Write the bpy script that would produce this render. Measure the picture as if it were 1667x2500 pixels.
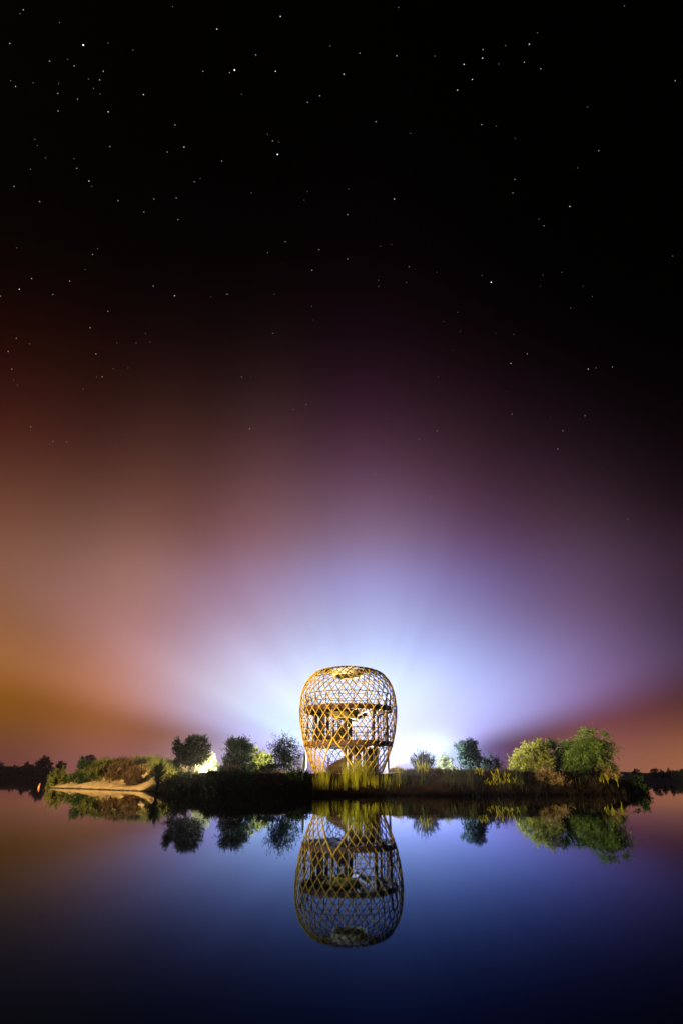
import bpy, math, random
from mathutils import Vector, Matrix
R = math.radians
random.seed(7)
for o in list(bpy.data.objects): bpy.data.objects.remove(o, do_unlink=True)
sc = bpy.context.scene
col = sc.collection

# ------------------------------------------------------------------ camera
PITCH = R(24.64)
FPX = 1400.0                      # focal length in pixels of the 1667 x 2500 photograph
CAM = Vector((0, 0, 1.5))
cd = bpy.data.cameras.new('camera'); cam = bpy.data.objects.new('camera', cd); col.objects.link(cam)
cd.sensor_fit = 'VERTICAL'; cd.sensor_height = 36.0; cd.sensor_width = 24.0
cd.lens = FPX / 2500 * 36.0; cd.clip_start = 0.1; cd.clip_end = 9000
cam.location = CAM; cam.rotation_euler = (R(90) + PITCH, 0, 0)
sc.camera = cam
sc.view_settings.view_transform = 'Standard'; sc.view_settings.look = 'None'
sc.view_settings.exposure = 0.0; sc.view_settings.gamma = 1.0; sc.view_settings.use_curve_mapping = False
sc.cycles.use_denoising = True
sc.cycles.max_bounces = 6; sc.cycles.transparent_max_bounces = 6
sc.cycles.sample_clamp_indirect = 4.0

# ------------------------------------------------------------------ world: night sky with the rear lamp's haze glow and beams painted in
# lobes of glow: azimuth, elevation, azimuth width, elevation width, shade mask, colour
LOBES = [(0.04, 0.12, 0.25, 0.22, 0, 0.0664, 0.0, 0.071),
         (-0.35, 0.12, 0.25, 0.35, 0, 0.0194, 0.0, 0.0),
         (0.04, 0.12, 0.7, 0.22, 3, 0.0267, 0.0091, 0.0152),
         (0.04, 0, 0.25, 0.12, 3, 0.3212, 0.1414, 0.4201),
         (0.6, 0, 0.25, 0.12, 0, 0.0947, 0.0359, 0.0173),
         (0.04, 0.3, 0.25, 0.35, 2, 0.0159, 0.005, 0.0114),
         (-0.35, 0.12, 0.4, 0.22, 2, 0.0911, 0.0587, 0.1121),
         (0.15, 0, 0.05, 0.045, 0, 0.4411, 0.5765, 1.0786),
         (-0.15, 0.03, 0.08, 0.025, 0, 0.3938, 0.4038, 0.6492),
         (-0.55, 0.12, 0.5, 0.06, 0, 0.0544, 0.0086, 0.0),
         (0.04, 0.12, 0.16, 0.22, 2, 0.1346, 0.4233, 0.5135),
         (0.2, 0.12, 0.25, 0.12, 3, 0.1294, 0.1568, 0.4037),
         (-0.15, 0.12, 0.16, 0.12, 3, 0.1743, 0.2974, 0.4968),
         (0.2, 0.3, 0.25, 0.22, 2, 0.0555, 0.0222, 0.0384),
         (-0.35, 0, 0.12, 0.06, 0, 0.0, 0.0001, 0.0797),
         (-0.15, 0.3, 0.12, 0.22, 0, 0.1732, 0.0697, 0.0627),
         (-0.75, 0.3, 0.25, 0.22, 0, 0.0674, 0.0024, 0.0),
         (0.2, 0.3, 0.25, 0.06, 2, 0.0, 0.0119, 0.0542),
         (0.4, 0, 0.12, 0.06, 0, 0.1203, 0.0685, 0.0043),
         (0.04, 0.3, 0.12, 0.22, 0, 0.123, 0.02, 0.058),
         (-0.35, 0.12, 0.4, 0.12, 1, 0.1159, 0.0523, 0.0378),
         (-0.55, 0.3, 0.25, 0.12, 0, 0.0529, 0.0414, 0.0098),
         (0.4, 0.3, 0.12, 0.12, 0, 0.0319, 0.0196, 0.024),
         (-0.35, 0.3, 0.12, 0.22, 0, 0.1146, 0.0434, 0.0197),
         (-0.55, 0, 0.12, 0.06, 0, 0.0418, 0.005, 0.0212),
         (-0.25, 0.03, 0.05, 0.045, 0, 0.1026, 0.0625, 0.0438),
         (-0.15, 0.3, 0.16, 0.06, 3, 0.0113, 0.023, 0.0682),
         (0.2, 0.3, 0.12, 0.12, 0, 0.0192, 0.0144, 0.0782),
         (0.2, 0.03, 0.05, 0.025, 0, 0.0417, 0.0234, 0.2489),
         (0.6, 0.3, 0.12, 0.06, 0, 0.0122, 0.0028, 0.0022),
         (0.04, 0, 0.12, 0.06, 0, 0.5029, 0.3845, 0.5432),
         (0.04, 0.12, 0.16, 0.06, 2, 0.1914, 0.2055, 0.0399),
         (0.2, 0.12, 0.16, 0.12, 2, 0.0681, 0.16, 0.277),
         (0.04, 0.3, 0.12, 0.06, 0, 0.0, 0.0, 0.0848),
         (-0.35, 0, 0.12, 0.22, 0, 0.2241, 0.0841, 0.0),
         (-0.15, 0, 0.16, 0.06, 3, 0.0, 0.3178, 0.4985),
         (0.6, 0, 0.12, 0.06, 0, 0.3286, 0.1132, 0.0306),
         (0.4, 0, 0.12, 0.22, 0, 0.1016, 0.0158, 0.0416),
         (-0.75, 0.12, 0.25, 0.12, 0, 0.2463, 0.1267, 0.0011),
         (-0.15, 0, 0.16, 0.12, 2, 0.0, 0.2833, 0.0),
         (-0.55, 0.3, 0.12, 0.35, 0, 0.0014, 0.0, 0.0018),
         (-0.35, 0.3, 0.12, 0.06, 0, 0.0299, 0.0224, 0.0117),
         (-0.55, 0.3, 0.12, 0.22, 0, 0.0624, 0.0183, 0.0052),
         (0.2, 0.3, 0.12, 0.22, 0, 0.0312, 0.0068, 0.0016),
         (0.15, 0.03, 0.05, 0.025, 0, 0.2047, 0.4285, 0.2498),
         (-0.35, 0.3, 0.12, 0.35, 0, 0.0016, 0.0, 0.0037)]
w = bpy.data.worlds.new('World'); sc.world = w; w.use_nodes = True
wt = w.node_tree; wt.nodes.clear()
def wn(kind, **kw):
    n = wt.nodes.new(kind)
    for k, v in kw.items(): setattr(n, k, v)
    return n
def wm(op, a, b=None, c=None):
    n = wn('ShaderNodeMath', operation=op)
    for i, v in enumerate((a, b, c)):
        if v is None: continue
        if isinstance(v, (int, float)): n.inputs[i].default_value = v
        else: wt.links.new(v, n.inputs[i])
    return n.outputs[0]
def smooth(v, a, b):
    n = wn('ShaderNodeMapRange', interpolation_type='SMOOTHSTEP')
    wt.links.new(v, n.inputs[0]); n.inputs[1].default_value = a; n.inputs[2].default_value = b
    return n.outputs[0]
tc = wn('ShaderNodeTexCoord'); sp = wn('ShaderNodeSeparateXYZ'); wt.links.new(tc.outputs['Generated'], sp.inputs[0])
az = wm('ARCTAN2', sp.outputs[0], sp.outputs[1]); el = wm('ARCSINE', sp.outputs[2])
AZ0 = 0.03667
da = wm('SUBTRACT', az, AZ0)
phi = wm('MULTIPLY', wm('ARCTAN2', el, wm('ABSOLUTE', da)), 57.29578)
isl = wm('LESS_THAN', da, 0.0)
def pick(l, r):
    return wm('ADD', wm('MULTIPLY', isl, l), wm('MULTIPLY', wm('SUBTRACT', 1.0, isl), r))
MASK = [None, pick(smooth(phi, 10, 17), 1.0), pick(smooth(phi, 16, 30), smooth(phi, 7, 23)), pick(smooth(phi, 9, 20), smooth(phi, 10, 20))]
full = wm('ARCTAN2', el, da)
nz = wn('ShaderNodeTexNoise', noise_dimensions='1D'); nz.inputs['Scale'].default_value = 3.2; nz.inputs['Detail'].default_value = 2.0; wt.links.new(full, nz.inputs['W'])
rays = wm('MULTIPLY_ADD', nz.outputs[0], 0.26, 0.87)          # beams fanning out of the glow
nm = wn('ShaderNodeTexNoise'); nm.inputs['Scale'].default_value = 2.2; nm.inputs['Detail'].default_value = 4.0; wt.links.new(tc.outputs['Generated'], nm.inputs['Vector'])
mist = wm('MULTIPLY_ADD', nm.outputs[0], 0.26, 0.87)          # uneven mist
acc = None
for a, e, sa, se, m, r_, g_, b_ in LOBES:
    x = wm('DIVIDE', wm('SUBTRACT', az, a), sa); y = wm('DIVIDE', wm('SUBTRACT', el, e), se)
    f = wm('EXPONENT', wm('MULTIPLY', wm('MULTIPLY_ADD', x, x, wm('MULTIPLY', y, y)), -1.0))
    if m: f = wm('MULTIPLY', wm('MULTIPLY', f, MASK[m]), rays)
    else: f = wm('MULTIPLY', f, mist)
    vs = wn('ShaderNodeVectorMath', operation='SCALE'); vs.inputs[0].default_value = (r_, g_, b_); wt.links.new(f, vs.inputs['Scale'])
    if acc is None: acc = vs.outputs[0]
    else:
        va = wn('ShaderNodeVectorMath', operation='ADD'); wt.links.new(acc, va.inputs[0]); wt.links.new(vs.outputs[0], va.inputs[1]); acc = va.outputs[0]
# the night side of the physical sky underneath (sun far below the horizon)
sky = wn('ShaderNodeTexSky'); sky.sky_type = 'NISHITA'; sky.sun_disc = False; sky.sun_elevation = R(-5); sky.sun_rotation = R(180)
vk = wn('ShaderNodeVectorMath', operation='SCALE'); wt.links.new(sky.outputs[0], vk.inputs[0]); vk.inputs['Scale'].default_value = 0.002
va = wn('ShaderNodeVectorMath', operation='ADD'); wt.links.new(acc, va.inputs[0]); wt.links.new(vk.outputs[0], va.inputs[1])
bg = wn('ShaderNodeBackground'); bg.inputs['Strength'].default_value = 1.0
wt.links.new(va.outputs[0], bg.inputs['Color'])
wo = wn('ShaderNodeOutputWorld'); wt.links.new(bg.outputs[0], wo.inputs['Surface'])

# ------------------------------------------------------------------ helpers
def at(px, py, Y):
    """world point at depth Y seen at photograph pixel (px, py)"""
    X = (px - 833.5) / FPX; V = (1250 - py) / FPX
    d = Vector((X, math.cos(PITCH) - V * math.sin(PITCH), math.sin(PITCH) + V * math.cos(PITCH)))
    return CAM + d * (Y / d.y)
def tag(o, label=None, cat=None, group=None, kind=None):
    if label: o['label'] = label
    if cat: o['category'] = cat
    if group: o['group'] = group
    if kind: o['kind'] = kind
    return o
def empty(name, loc, label=None, cat=None, group=None, rz=0):
    o = bpy.data.objects.new(name, None); col.objects.link(o); o.location = loc; o.rotation_euler.z = rz
    o.empty_display_size = 0.3
    return tag(o, label, cat, group)
class MB:
    def __init__(s): s.v = []; s.f = []
    def quad(s, a, b, c, d):
        n = len(s.v); s.v += [a, b, c, d]; s.f.append((n, n+1, n+2, n+3))
    def tri(s, a, b, c):
        n = len(s.v); s.v += [a, b, c]; s.f.append((n, n+1, n+2))
    def box(s, c, size, rz=0.0):
        n = len(s.v); cx, cy, cz = c; a, b, h = size[0]/2, size[1]/2, size[2]/2
        co, si = math.cos(rz), math.sin(rz)
        for dz in (-h, h):
            for dx, dy in ((-a,-b),(a,-b),(a,b),(-a,b)): s.v.append((cx+dx*co-dy*si, cy+dx*si+dy*co, cz+dz))
        for q in ((0,3,2,1),(4,5,6,7),(0,1,5,4),(1,2,6,5),(2,3,7,6),(3,0,4,7)): s.f.append(tuple(n+i for i in q))
    def tube(s, pts, rad, n=6, cap=True, closed=False):
        pts = [Vector(p) for p in pts]; m = len(pts); base = len(s.v)
        if not hasattr(rad, '__len__'): rad = [rad]*m
        up = Vector((0.13, 0.21, 0.97))
        for i, p in enumerate(pts):
            if closed: t = pts[(i+1) % m] - pts[i-1]
            else: t = pts[min(i+1, m-1)] - pts[max(i-1, 0)]
            t.normalize()
            a = t.cross(up)
            if a.length < 0.15: a = t.cross(Vector((1, 0.2, 0)))
            a.normalize(); b = t.cross(a)
            for k in range(n):
                w_ = 2*math.pi*k/n; s.v.append(tuple(p + (a*math.cos(w_) + b*math.sin(w_))*rad[i]))
        for i in range(m if closed else m-1):
            for k in range(n):
                j = (i+1) % m
                s.f.append((base+i*n+k, base+i*n+(k+1) % n, base+j*n+(k+1) % n, base+j*n+k))
        if cap and not closed:
            s.f.append(tuple(base+k for k in range(n))[::-1]); s.f.append(tuple(base+(m-1)*n+k for k in range(n)))
    def lathe(s, prof, n=24, closed=False):
        base = len(s.v); m = len(prof)
        for r, z in prof:
            for k in range(n):
                a = 2*math.pi*k/n; s.v.append((r*math.cos(a), r*math.sin(a), z))
        for i in range(m if closed else m-1):
            for k in range(n):
                j = (i+1) % m
                s.f.append((base+i*n+k, base+i*n+(k+1) % n, base+j*n+(k+1) % n, base+j*n+k))
    def build(s, name, mat, parent=None, loc=None, smooth=False, inner=None):
        me = bpy.data.meshes.new(name); me.from_pydata([tuple(v) for v in s.v], [], s.f); me.update()
        if smooth: me.polygons.foreach_set('use_smooth', [True]*len(me.polygons))
        me.materials.append(mat)
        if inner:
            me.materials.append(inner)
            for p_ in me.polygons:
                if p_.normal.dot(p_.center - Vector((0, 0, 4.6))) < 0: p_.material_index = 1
        o = bpy.data.objects.new(name, me); col.objects.link(o)
        if parent: o.parent = parent
        if loc: o.location = loc
        return o

# ------------------------------------------------------------------ materials
def newmat(name):
    m = bpy.data.materials.new(name); m.use_nodes = True; t = m.node_tree; t.nodes.clear()
    out = t.nodes.new('ShaderNodeOutputMaterial'); return m, t, out
def noisy(name, c1, c2, scale=3.0, rough=0.8, bump=0.0, detail=6.0, rnd=0.0, stretch=None, spec=0.3):
    m, t, out = newmat(name); L = t.links.new
    b = t.nodes.new('ShaderNodeBsdfPrincipled'); b.inputs['Roughness'].default_value = rough; b.inputs['Specular IOR Level'].default_value = spec
    tc = t.nodes.new('ShaderNodeTexCoord'); mp = t.nodes.new('ShaderNodeMapping'); L(tc.outputs['Object'], mp.inputs[0])
    if stretch: mp.inputs['Scale'].default_value = stretch
    n = t.nodes.new('ShaderNodeTexNoise'); n.inputs['Scale'].default_value = scale; n.inputs['Detail'].default_value = detail; L(mp.outputs[0], n.inputs[0])
    mr = t.nodes.new('ShaderNodeMapRange'); L(n.outputs[0], mr.inputs[0]); mr.inputs[1].default_value = 0.32; mr.inputs[2].default_value = 0.68
    f = mr.outputs[0]
    if rnd:
        oi = t.nodes.new('ShaderNodeObjectInfo'); mx0 = t.nodes.new('ShaderNodeMath'); mx0.operation = 'MULTIPLY_ADD'
        L(oi.outputs['Random'], mx0.inputs[0]); mx0.inputs[1].default_value = rnd; L(f, mx0.inputs[2]); mx0.use_clamp = True; f = mx0.outputs[0]
    mx = t.nodes.new('ShaderNodeMix'); mx.data_type = 'RGBA'; L(f, mx.inputs[0]); mx.inputs[6].default_value = (*c1, 1); mx.inputs[7].default_value = (*c2, 1)
    L(mx.outputs[2], b.inputs['Base Color'])
    if bump:
        bp = t.nodes.new('ShaderNodeBump'); bp.inputs['Strength'].default_value = bump; bp.inputs['Distance'].default_value = 0.05
        L(n.outputs[0], bp.inputs['Height']); L(bp.outputs[0], b.inputs['Normal'])
    L(b.outputs[0], out.inputs[0]); return m
def leafy(name, c1, c2, trans=0.4, clump=0.7):
    """leaf material: colour differs from leaf to leaf, light passes through the blades"""
    m, t, out = newmat(name); L = t.links.new
    g = t.nodes.new('ShaderNodeNewGeometry'); tc = t.nodes.new('ShaderNodeTexCoord')
    n = t.nodes.new('ShaderNodeTexNoise'); n.inputs['Scale'].default_value = clump; n.inputs['Detail'].default_value = 3; L(tc.outputs['Object'], n.inputs[0])
    a = t.nodes.new('ShaderNodeMath'); a.operation = 'MULTIPLY_ADD'; L(g.outputs['Random Per Island'], a.inputs[0]); a.inputs[1].default_value = 0.6
    s = t.nodes.new('ShaderNodeMath'); s.operation = 'SUBTRACT'; L(n.outputs[0], s.inputs[0]); s.inputs[1].default_value = 0.3; L(s.outputs[0], a.inputs[2]); a.use_clamp = True
    mx = t.nodes.new('ShaderNodeMix'); mx.data_type = 'RGBA'; L(a.outputs[0], mx.inputs[0]); mx.inputs[6].default_value = (*c1, 1); mx.inputs[7].default_value = (*c2, 1)
    d = t.nodes.new('ShaderNodeBsdfPrincipled'); d.inputs['Roughness'].default_value = 0.6; d.inputs['Specular IOR Level'].default_value = 0.06
    L(mx.outputs[2], d.inputs['Base Color'])
    tr = t.nodes.new('ShaderNodeBsdfTranslucent'); L(mx.outputs[2], tr.inputs[0])
    ms = t.nodes.new('ShaderNodeMixShader'); ms.inputs[0].default_value = trans; L(d.outputs[0], ms.inputs[1]); L(tr.outputs[0], ms.inputs[2])
    L(ms.outputs[0], out.inputs[0]); return m
def emit(name, c, s):
    m, t, out = newmat(name); e = t.nodes.new('ShaderNodeEmission'); e.inputs[0].default_value = (*c, 1); e.inputs[1].default_value = s
    t.links.new(e.outputs[0], out.inputs[0]); return m

M = {}
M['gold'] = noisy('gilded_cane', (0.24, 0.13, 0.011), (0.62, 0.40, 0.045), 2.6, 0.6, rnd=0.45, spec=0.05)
M['shade_cane'] = noisy('painted_shade_cane', (0.035, 0.018, 0.008), (0.075, 0.038, 0.014), 2.0, 0.8, spec=0.03)  # darker copy of the cane, with shade put into its colour
M['timber'] = noisy('dark_timber', (0.022, 0.010, 0.006), (0.055, 0.024, 0.012), 4.0, 0.7, 0.2, rnd=0.3, stretch=(6, 6, 0.8))
M['deck'] = noisy('deck_timber', (0.030, 0.012, 0.006), (0.085, 0.032, 0.013), 5.0, 0.7, 0.2, rnd=0.4)
M['tan'] = noisy('tan_timber', (0.34, 0.20, 0.10), (0.48, 0.31, 0.17), 5.0, 0.7, 0.1, rnd=0.3, stretch=(6, 6, 0.8))
M['cream'] = noisy('cream_canvas', (0.68, 0.58, 0.42), (0.78, 0.70, 0.55), 6.0, 0.8)
M['iron'] = noisy('black_iron', (0.018, 0.014, 0.013), (0.035, 0.026, 0.022), 8.0, 0.5)
M['olive'] = noisy('olive_soffit', (0.16, 0.12, 0.045), (0.26, 0.20, 0.08), 4.0, 0.7)
M['stair'] = noisy('stair_timber', (0.05, 0.032, 0.014), (0.10, 0.065, 0.028), 4.0, 0.7)
M['pale'] = noisy('lit_edge_paint', (0.62, 0.55, 0.45), (0.74, 0.67, 0.56), 6.0, 0.5)  # bright tone painting the lit edge of the core
M['post'] = noisy('grey_canvas', (0.30, 0.36, 0.45), (0.42, 0.48, 0.57), 4.0, 0.8)
M['orange'] = noisy('orange_plastic', (0.80, 0.16, 0.03), (0.90, 0.22, 0.04), 5.0, 0.4)
M['concrete'] = noisy('concrete', (0.20, 0.17, 0.14), (0.30, 0.26, 0.22), 3.0, 0.9, 0.2)
M['stone'] = noisy('stone', (0.40, 0.37, 0.33), (0.55, 0.52, 0.47), 6.0, 0.8, 0.3)
M['bark'] = noisy('bark', (0.04, 0.025, 0.015), (0.09, 0.06, 0.04), 8.0, 0.9, 0.4)
M['twig'] = noisy('purple_twig', (0.035, 0.02, 0.028), (0.07, 0.04, 0.05), 8.0, 0.9)
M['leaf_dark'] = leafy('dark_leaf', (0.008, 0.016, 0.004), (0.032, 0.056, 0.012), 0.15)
M['leaf_green'] = leafy('green_leaf', (0.03, 0.055, 0.008), (0.19, 0.27, 0.045), 0.4)
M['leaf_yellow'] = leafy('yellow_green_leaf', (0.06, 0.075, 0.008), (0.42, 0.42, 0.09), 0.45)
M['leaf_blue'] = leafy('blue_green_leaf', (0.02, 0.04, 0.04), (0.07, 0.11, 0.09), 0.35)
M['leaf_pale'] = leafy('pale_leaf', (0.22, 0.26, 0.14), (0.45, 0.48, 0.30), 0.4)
M['leaf_far'] = leafy('far_leaf', (0.03, 0.035, 0.03), (0.05, 0.055, 0.045), 0.2, 0.1)
M['dry'] = leafy('dry_leaf', (0.16, 0.10, 0.035), (0.34, 0.23, 0.09), 0.35)
M['brown'] = leafy('brown_grass', (0.05, 0.026, 0.010), (0.12, 0.06, 0.022), 0.3)
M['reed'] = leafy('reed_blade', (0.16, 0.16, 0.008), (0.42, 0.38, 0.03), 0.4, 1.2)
M['reed_dark'] = leafy('dark_reed', (0.02, 0.03, 0.01), (0.05, 0.06, 0.02), 0.3)
M['olive_grass'] = leafy('olive_grass', (0.06, 0.06, 0.012), (0.17, 0.15, 0.03), 0.3)
M['dark_grass'] = leafy('dark_grass', (0.016, 0.014, 0.006), (0.05, 0.038, 0.014), 0.3)
M['palm'] = leafy('sword_leaf', (0.015, 0.03, 0.008), (0.04, 0.07, 0.02), 0.25)

# water: black depth, smooth reflecting skin
def water_mat():
    m, t, out = newmat('still_water'); L = t.links.new
    d = t.nodes.new('ShaderNodeBsdfDiffuse'); d.inputs[0].default_value = (0.0006, 0.001, 0.002, 1)
    g = t.nodes.new('ShaderNodeBsdfGlossy'); g.inputs['Roughness'].default_value = 0.022
    fr = t.nodes.new('ShaderNodeFresnel'); fr.inputs[0].default_value = 1.10
    cc = t.nodes.new('ShaderNodeCombineColor')            # blue-black lake skin: reflectance falls off faster in red than in blue
    for k, (ex, mu) in enumerate(((2.3, 2.15), (2.02, 2.1), (1.72, 2.6))):
        p = t.nodes.new('ShaderNodeMath'); p.operation = 'POWER'; L(fr.outputs[0], p.inputs[0]); p.inputs[1].default_value = ex
        q = t.nodes.new('ShaderNodeMath'); q.operation = 'MULTIPLY'; q.use_clamp = True; L(p.outputs[0], q.inputs[0]); q.inputs[1].default_value = mu
        L(q.outputs[0], cc.inputs[k])
    L(cc.outputs[0], g.inputs['Color'])
    tc = t.nodes.new('ShaderNodeTexCoord'); mp = t.nodes.new('ShaderNodeMapping'); mp.inputs['Scale'].default_value = (0.5, 0.16, 1); L(tc.outputs['Object'], mp.inputs[0])
    n = t.nodes.new('ShaderNodeTexNoise'); n.inputs['Scale'].default_value = 1.0; n.inputs['Detail'].default_value = 3; L(mp.outputs[0], n.inputs[0])
    bp = t.nodes.new('ShaderNodeBump'); bp.inputs['Strength'].default_value = 0.08; bp.inputs['Distance'].default_value = 0.03; L(n.outputs[0], bp.inputs['Height'])
    L(bp.outputs[0], g.inputs['Normal'])
    ms = t.nodes.new('ShaderNodeAddShader'); L(d.outputs[0], ms.inputs[0]); L(g.outputs[0], ms.inputs[1])
    L(ms.outputs[0], out.inputs[0]); return m
M['water'] = water_mat()
def ground_mat():
    """dark red-brown earth, pale sand on the spit at the left, wet mud at the water's edge"""
    m, t, out = newmat('island_earth'); L = t.links.new
    tc = t.nodes.new('ShaderNodeTexCoord'); sp = t.nodes.new('ShaderNodeSeparateXYZ'); L(tc.outputs['Object'], sp.inputs[0])
    n = t.nodes.new('ShaderNodeTexNoise'); n.inputs['Scale'].default_value = 1.6; n.inputs['Detail'].default_value = 9; n.inputs['Roughness'].default_value = 0.65; L(tc.outputs['Object'], n.inputs[0])
    def mixc(f, a, b):
        x = t.nodes.new('ShaderNodeMix'); x.data_type = 'RGBA'; L(f, x.inputs[0])
        for i, v in ((6, a), (7, b)):
            if isinstance(v, tuple): x.inputs[i].default_value = (*v, 1)
            else: L(v, x.inputs[i])
        return x.outputs[2]
    def rng(v, a, b, lo=0.0, hi=1.0):
        x = t.nodes.new('ShaderNodeMapRange'); L(v, x.inputs[0]); x.inputs[1].default_value = a; x.inputs[2].default_value = b; x.inputs[3].default_value = lo; x.inputs[4].default_value = hi; return x.outputs[0]
    def add(a, b, k):
        x = t.nodes.new('ShaderNodeMath'); x.operation = 'MULTIPLY_ADD'; L(b, x.inputs[0]); x.inputs[1].default_value = k; L(a, x.inputs[2]); return x.outputs[0]
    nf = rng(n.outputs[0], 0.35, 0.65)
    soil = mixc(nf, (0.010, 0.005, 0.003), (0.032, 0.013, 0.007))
    sand = mixc(nf, (0.34, 0.20, 0.075), (0.56, 0.37, 0.18))
    xs = add(sp.outputs[0], n.outputs[0], 4.0)
    c = mixc(rng(xs, -18.5, -15.5, 1, 0), soil, sand)
    zs = add(sp.outputs[2], n.outputs[0], 0.10)
    c = mixc(rng(zs, 0.08, 0.20, 1, 0), c, (0.012, 0.009, 0.007))
    b = t.nodes.new('ShaderNodeBsdfPrincipled'); b.inputs['Roughness'].default_value = 0.95; b.inputs['Specular IOR Level'].default_value = 0.1; L(c, b.inputs['Base Color'])
    bp = t.nodes.new('ShaderNodeBump'); bp.inputs['Strength'].default_value = 0.7; bp.inputs['Distance'].default_value = 0.25; L(n.outputs[0], bp.inputs['Height']); L(bp.outputs[0], b.inputs['Normal'])
    L(b.outputs[0], out.inputs[0]); return m
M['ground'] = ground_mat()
M['far_earth'] = noisy('far_earth', (0.035, 0.025, 0.02), (0.06, 0.045, 0.035), 0.05, 0.95)
M['far_sand'] = noisy('far_sand', (0.30, 0.28, 0.25), (0.42, 0.40, 0.36), 0.08, 0.95)

# ------------------------------------------------------------------ setting: water, island, far shores
mb = MB(); mb.quad((-3500, -1500, 0), (3500, -1500, 0), (3500, 5000, 0), (-3500, 5000, 0))
tag(mb.build('water', M['water']), 'still black lake mirroring the glowing sky and the lattice tower', 'water', kind='structure')

SHORE = [(-60,130),(-46,104),(-38,82),(-28,72.5),(-21,65.5),(-17,61),(-12,56),(-5,52.8),(0,51.2),(6,50.8),(12,51.2),(18,52.2),(24,54),(27.5,58),(31,68),(34,84),(40,110),(50,130)]
def lerp_tab(tab, x):
    if x <= tab[0][0]: return tab[0][1]
    for (a, b), (c, d) in zip(tab, tab[1:]):
        if x <= c: return b + (d-b)*(x-a)/(c-a)
    return tab[-1][1]
def hsh(i, j):
    v = math.sin(i*127.1 + j*311.7)*43758.5453; return v - math.floor(v)
def vnoise(x, y):
    i, j = math.floor(x), math.floor(y); u, v = x-i, y-j; u, v = u*u*(3-2*u), v*v*(3-2*v)
    return (hsh(i,j)*(1-u)+hsh(i+1,j)*u)*(1-v) + (hsh(i,j+1)*(1-u)+hsh(i+1,j+1)*u)*v
def fbm(x, y): return vnoise(x, y)*0.55 + vnoise(x*2.1+7, y*2.1)*0.28 + vnoise(x*4.3, y*4.3+3)*0.17
def ground_z(x, y):
    ys = lerp_tab(SHORE, x) + (fbm(x*0.5, 3.0)-0.5)*1.6
    slope = abs(lerp_tab(SHORE, x+1) - lerp_tab(SHORE, x-1))/2
    d = (y - ys)/math.sqrt(1 + slope*slope)
    n = fbm(x*0.45, y*0.45) - 0.5
    left = max(0.0, min(1.0, (-14 - x)/5))
    if d < 0: z = max(-0.8, d*0.5)
    else:
        bank = 0.45*min(1, d/0.6) + 1.15*max(0.0, min(1, (d-0.5)/2.6))
        spit = 0.25*min(1, d/0.5) + 1.1*max(0.0, min(1, (d-0.4)/4.5))
        z = bank*(1-left) + spit*left
        z += n*0.75*min(1, d/2.0)*(0.35 if abs(x-0.6) < 6 else 1.0)
        hx = max(0.0, min(1.0, (x+38.5)/6))*max(0.0, min(1.0, (-18.5-x)/5)); hd = max(0.0, min(1.0, (d-2.6)/3.2)); hx *= hx*(3-2*hx); hd *= hd*(3-2*hd)
        z += 1.5*hx*hd*(0.6+0.8*fbm(x*0.45+5, y*0.4))
        z *= max(0.0, min(1.0, (112-y)/10))
    return z
x0, x1, y0, y1 = -58.0, 46.0, 47.0, 120.0
NX, NY = 260, 150
mb = MB()
for j in range(NY+1):
    ty = (j/NY)**1.5; y = y0 + (y1-y0)*ty
    for i in range(NX+1):
        x = x0 + (x1-x0)*i/NX; mb.v.append((x, y, ground_z(x, y)))
for j in range(NY):
    for i in range(NX):
        a = j*(NX+1)+i; mb.f.append((a, a+1, a+NX+2, a+NX+1))
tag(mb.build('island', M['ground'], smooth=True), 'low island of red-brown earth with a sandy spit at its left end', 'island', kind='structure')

def shore_strip(name, pts, depth, h, mat, label):
    """far land: rises from the water along pts, low uneven crest"""
    mb = MB(); rows = 7; n = len(pts)
    for i, (x, y) in enumerate(pts):
        for k in range(rows):
            f = k/(rows-1); z = -0.5 + (h+0.5)*min(1, f*2.2)*(0.75+0.5*fbm(i*0.6, k*0.9)) if k else -0.5
            mb.v.append((x*(1+f*depth/max(1, math.hypot(x, y))), y + f*depth*(y/max(1, math.hypot(x, y))), z))
    for i in range(n-1):
        for k in range(rows-1):
            a = i*rows+k; mb.f.append((a, a+rows, a+rows+1, a+1))
    return tag(mb.build(name, mat, smooth=True), label, 'shore', kind='structure')
shore_strip('far_shore', [(-420+i*12, 312 + 6*math.sin(i*0.7)) for i in range(60)], 160, 1.9, M['far_sand'], 'low pale shore across the lake at the left')
shore_strip('far_shore', [(34+i*4, 131 - 0.10*i*4 + 2.5*math.sin(i*0.9)) for i in range(38)], 110, 2.3, M['far_earth'], 'low dark shore across the water at the right')
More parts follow.
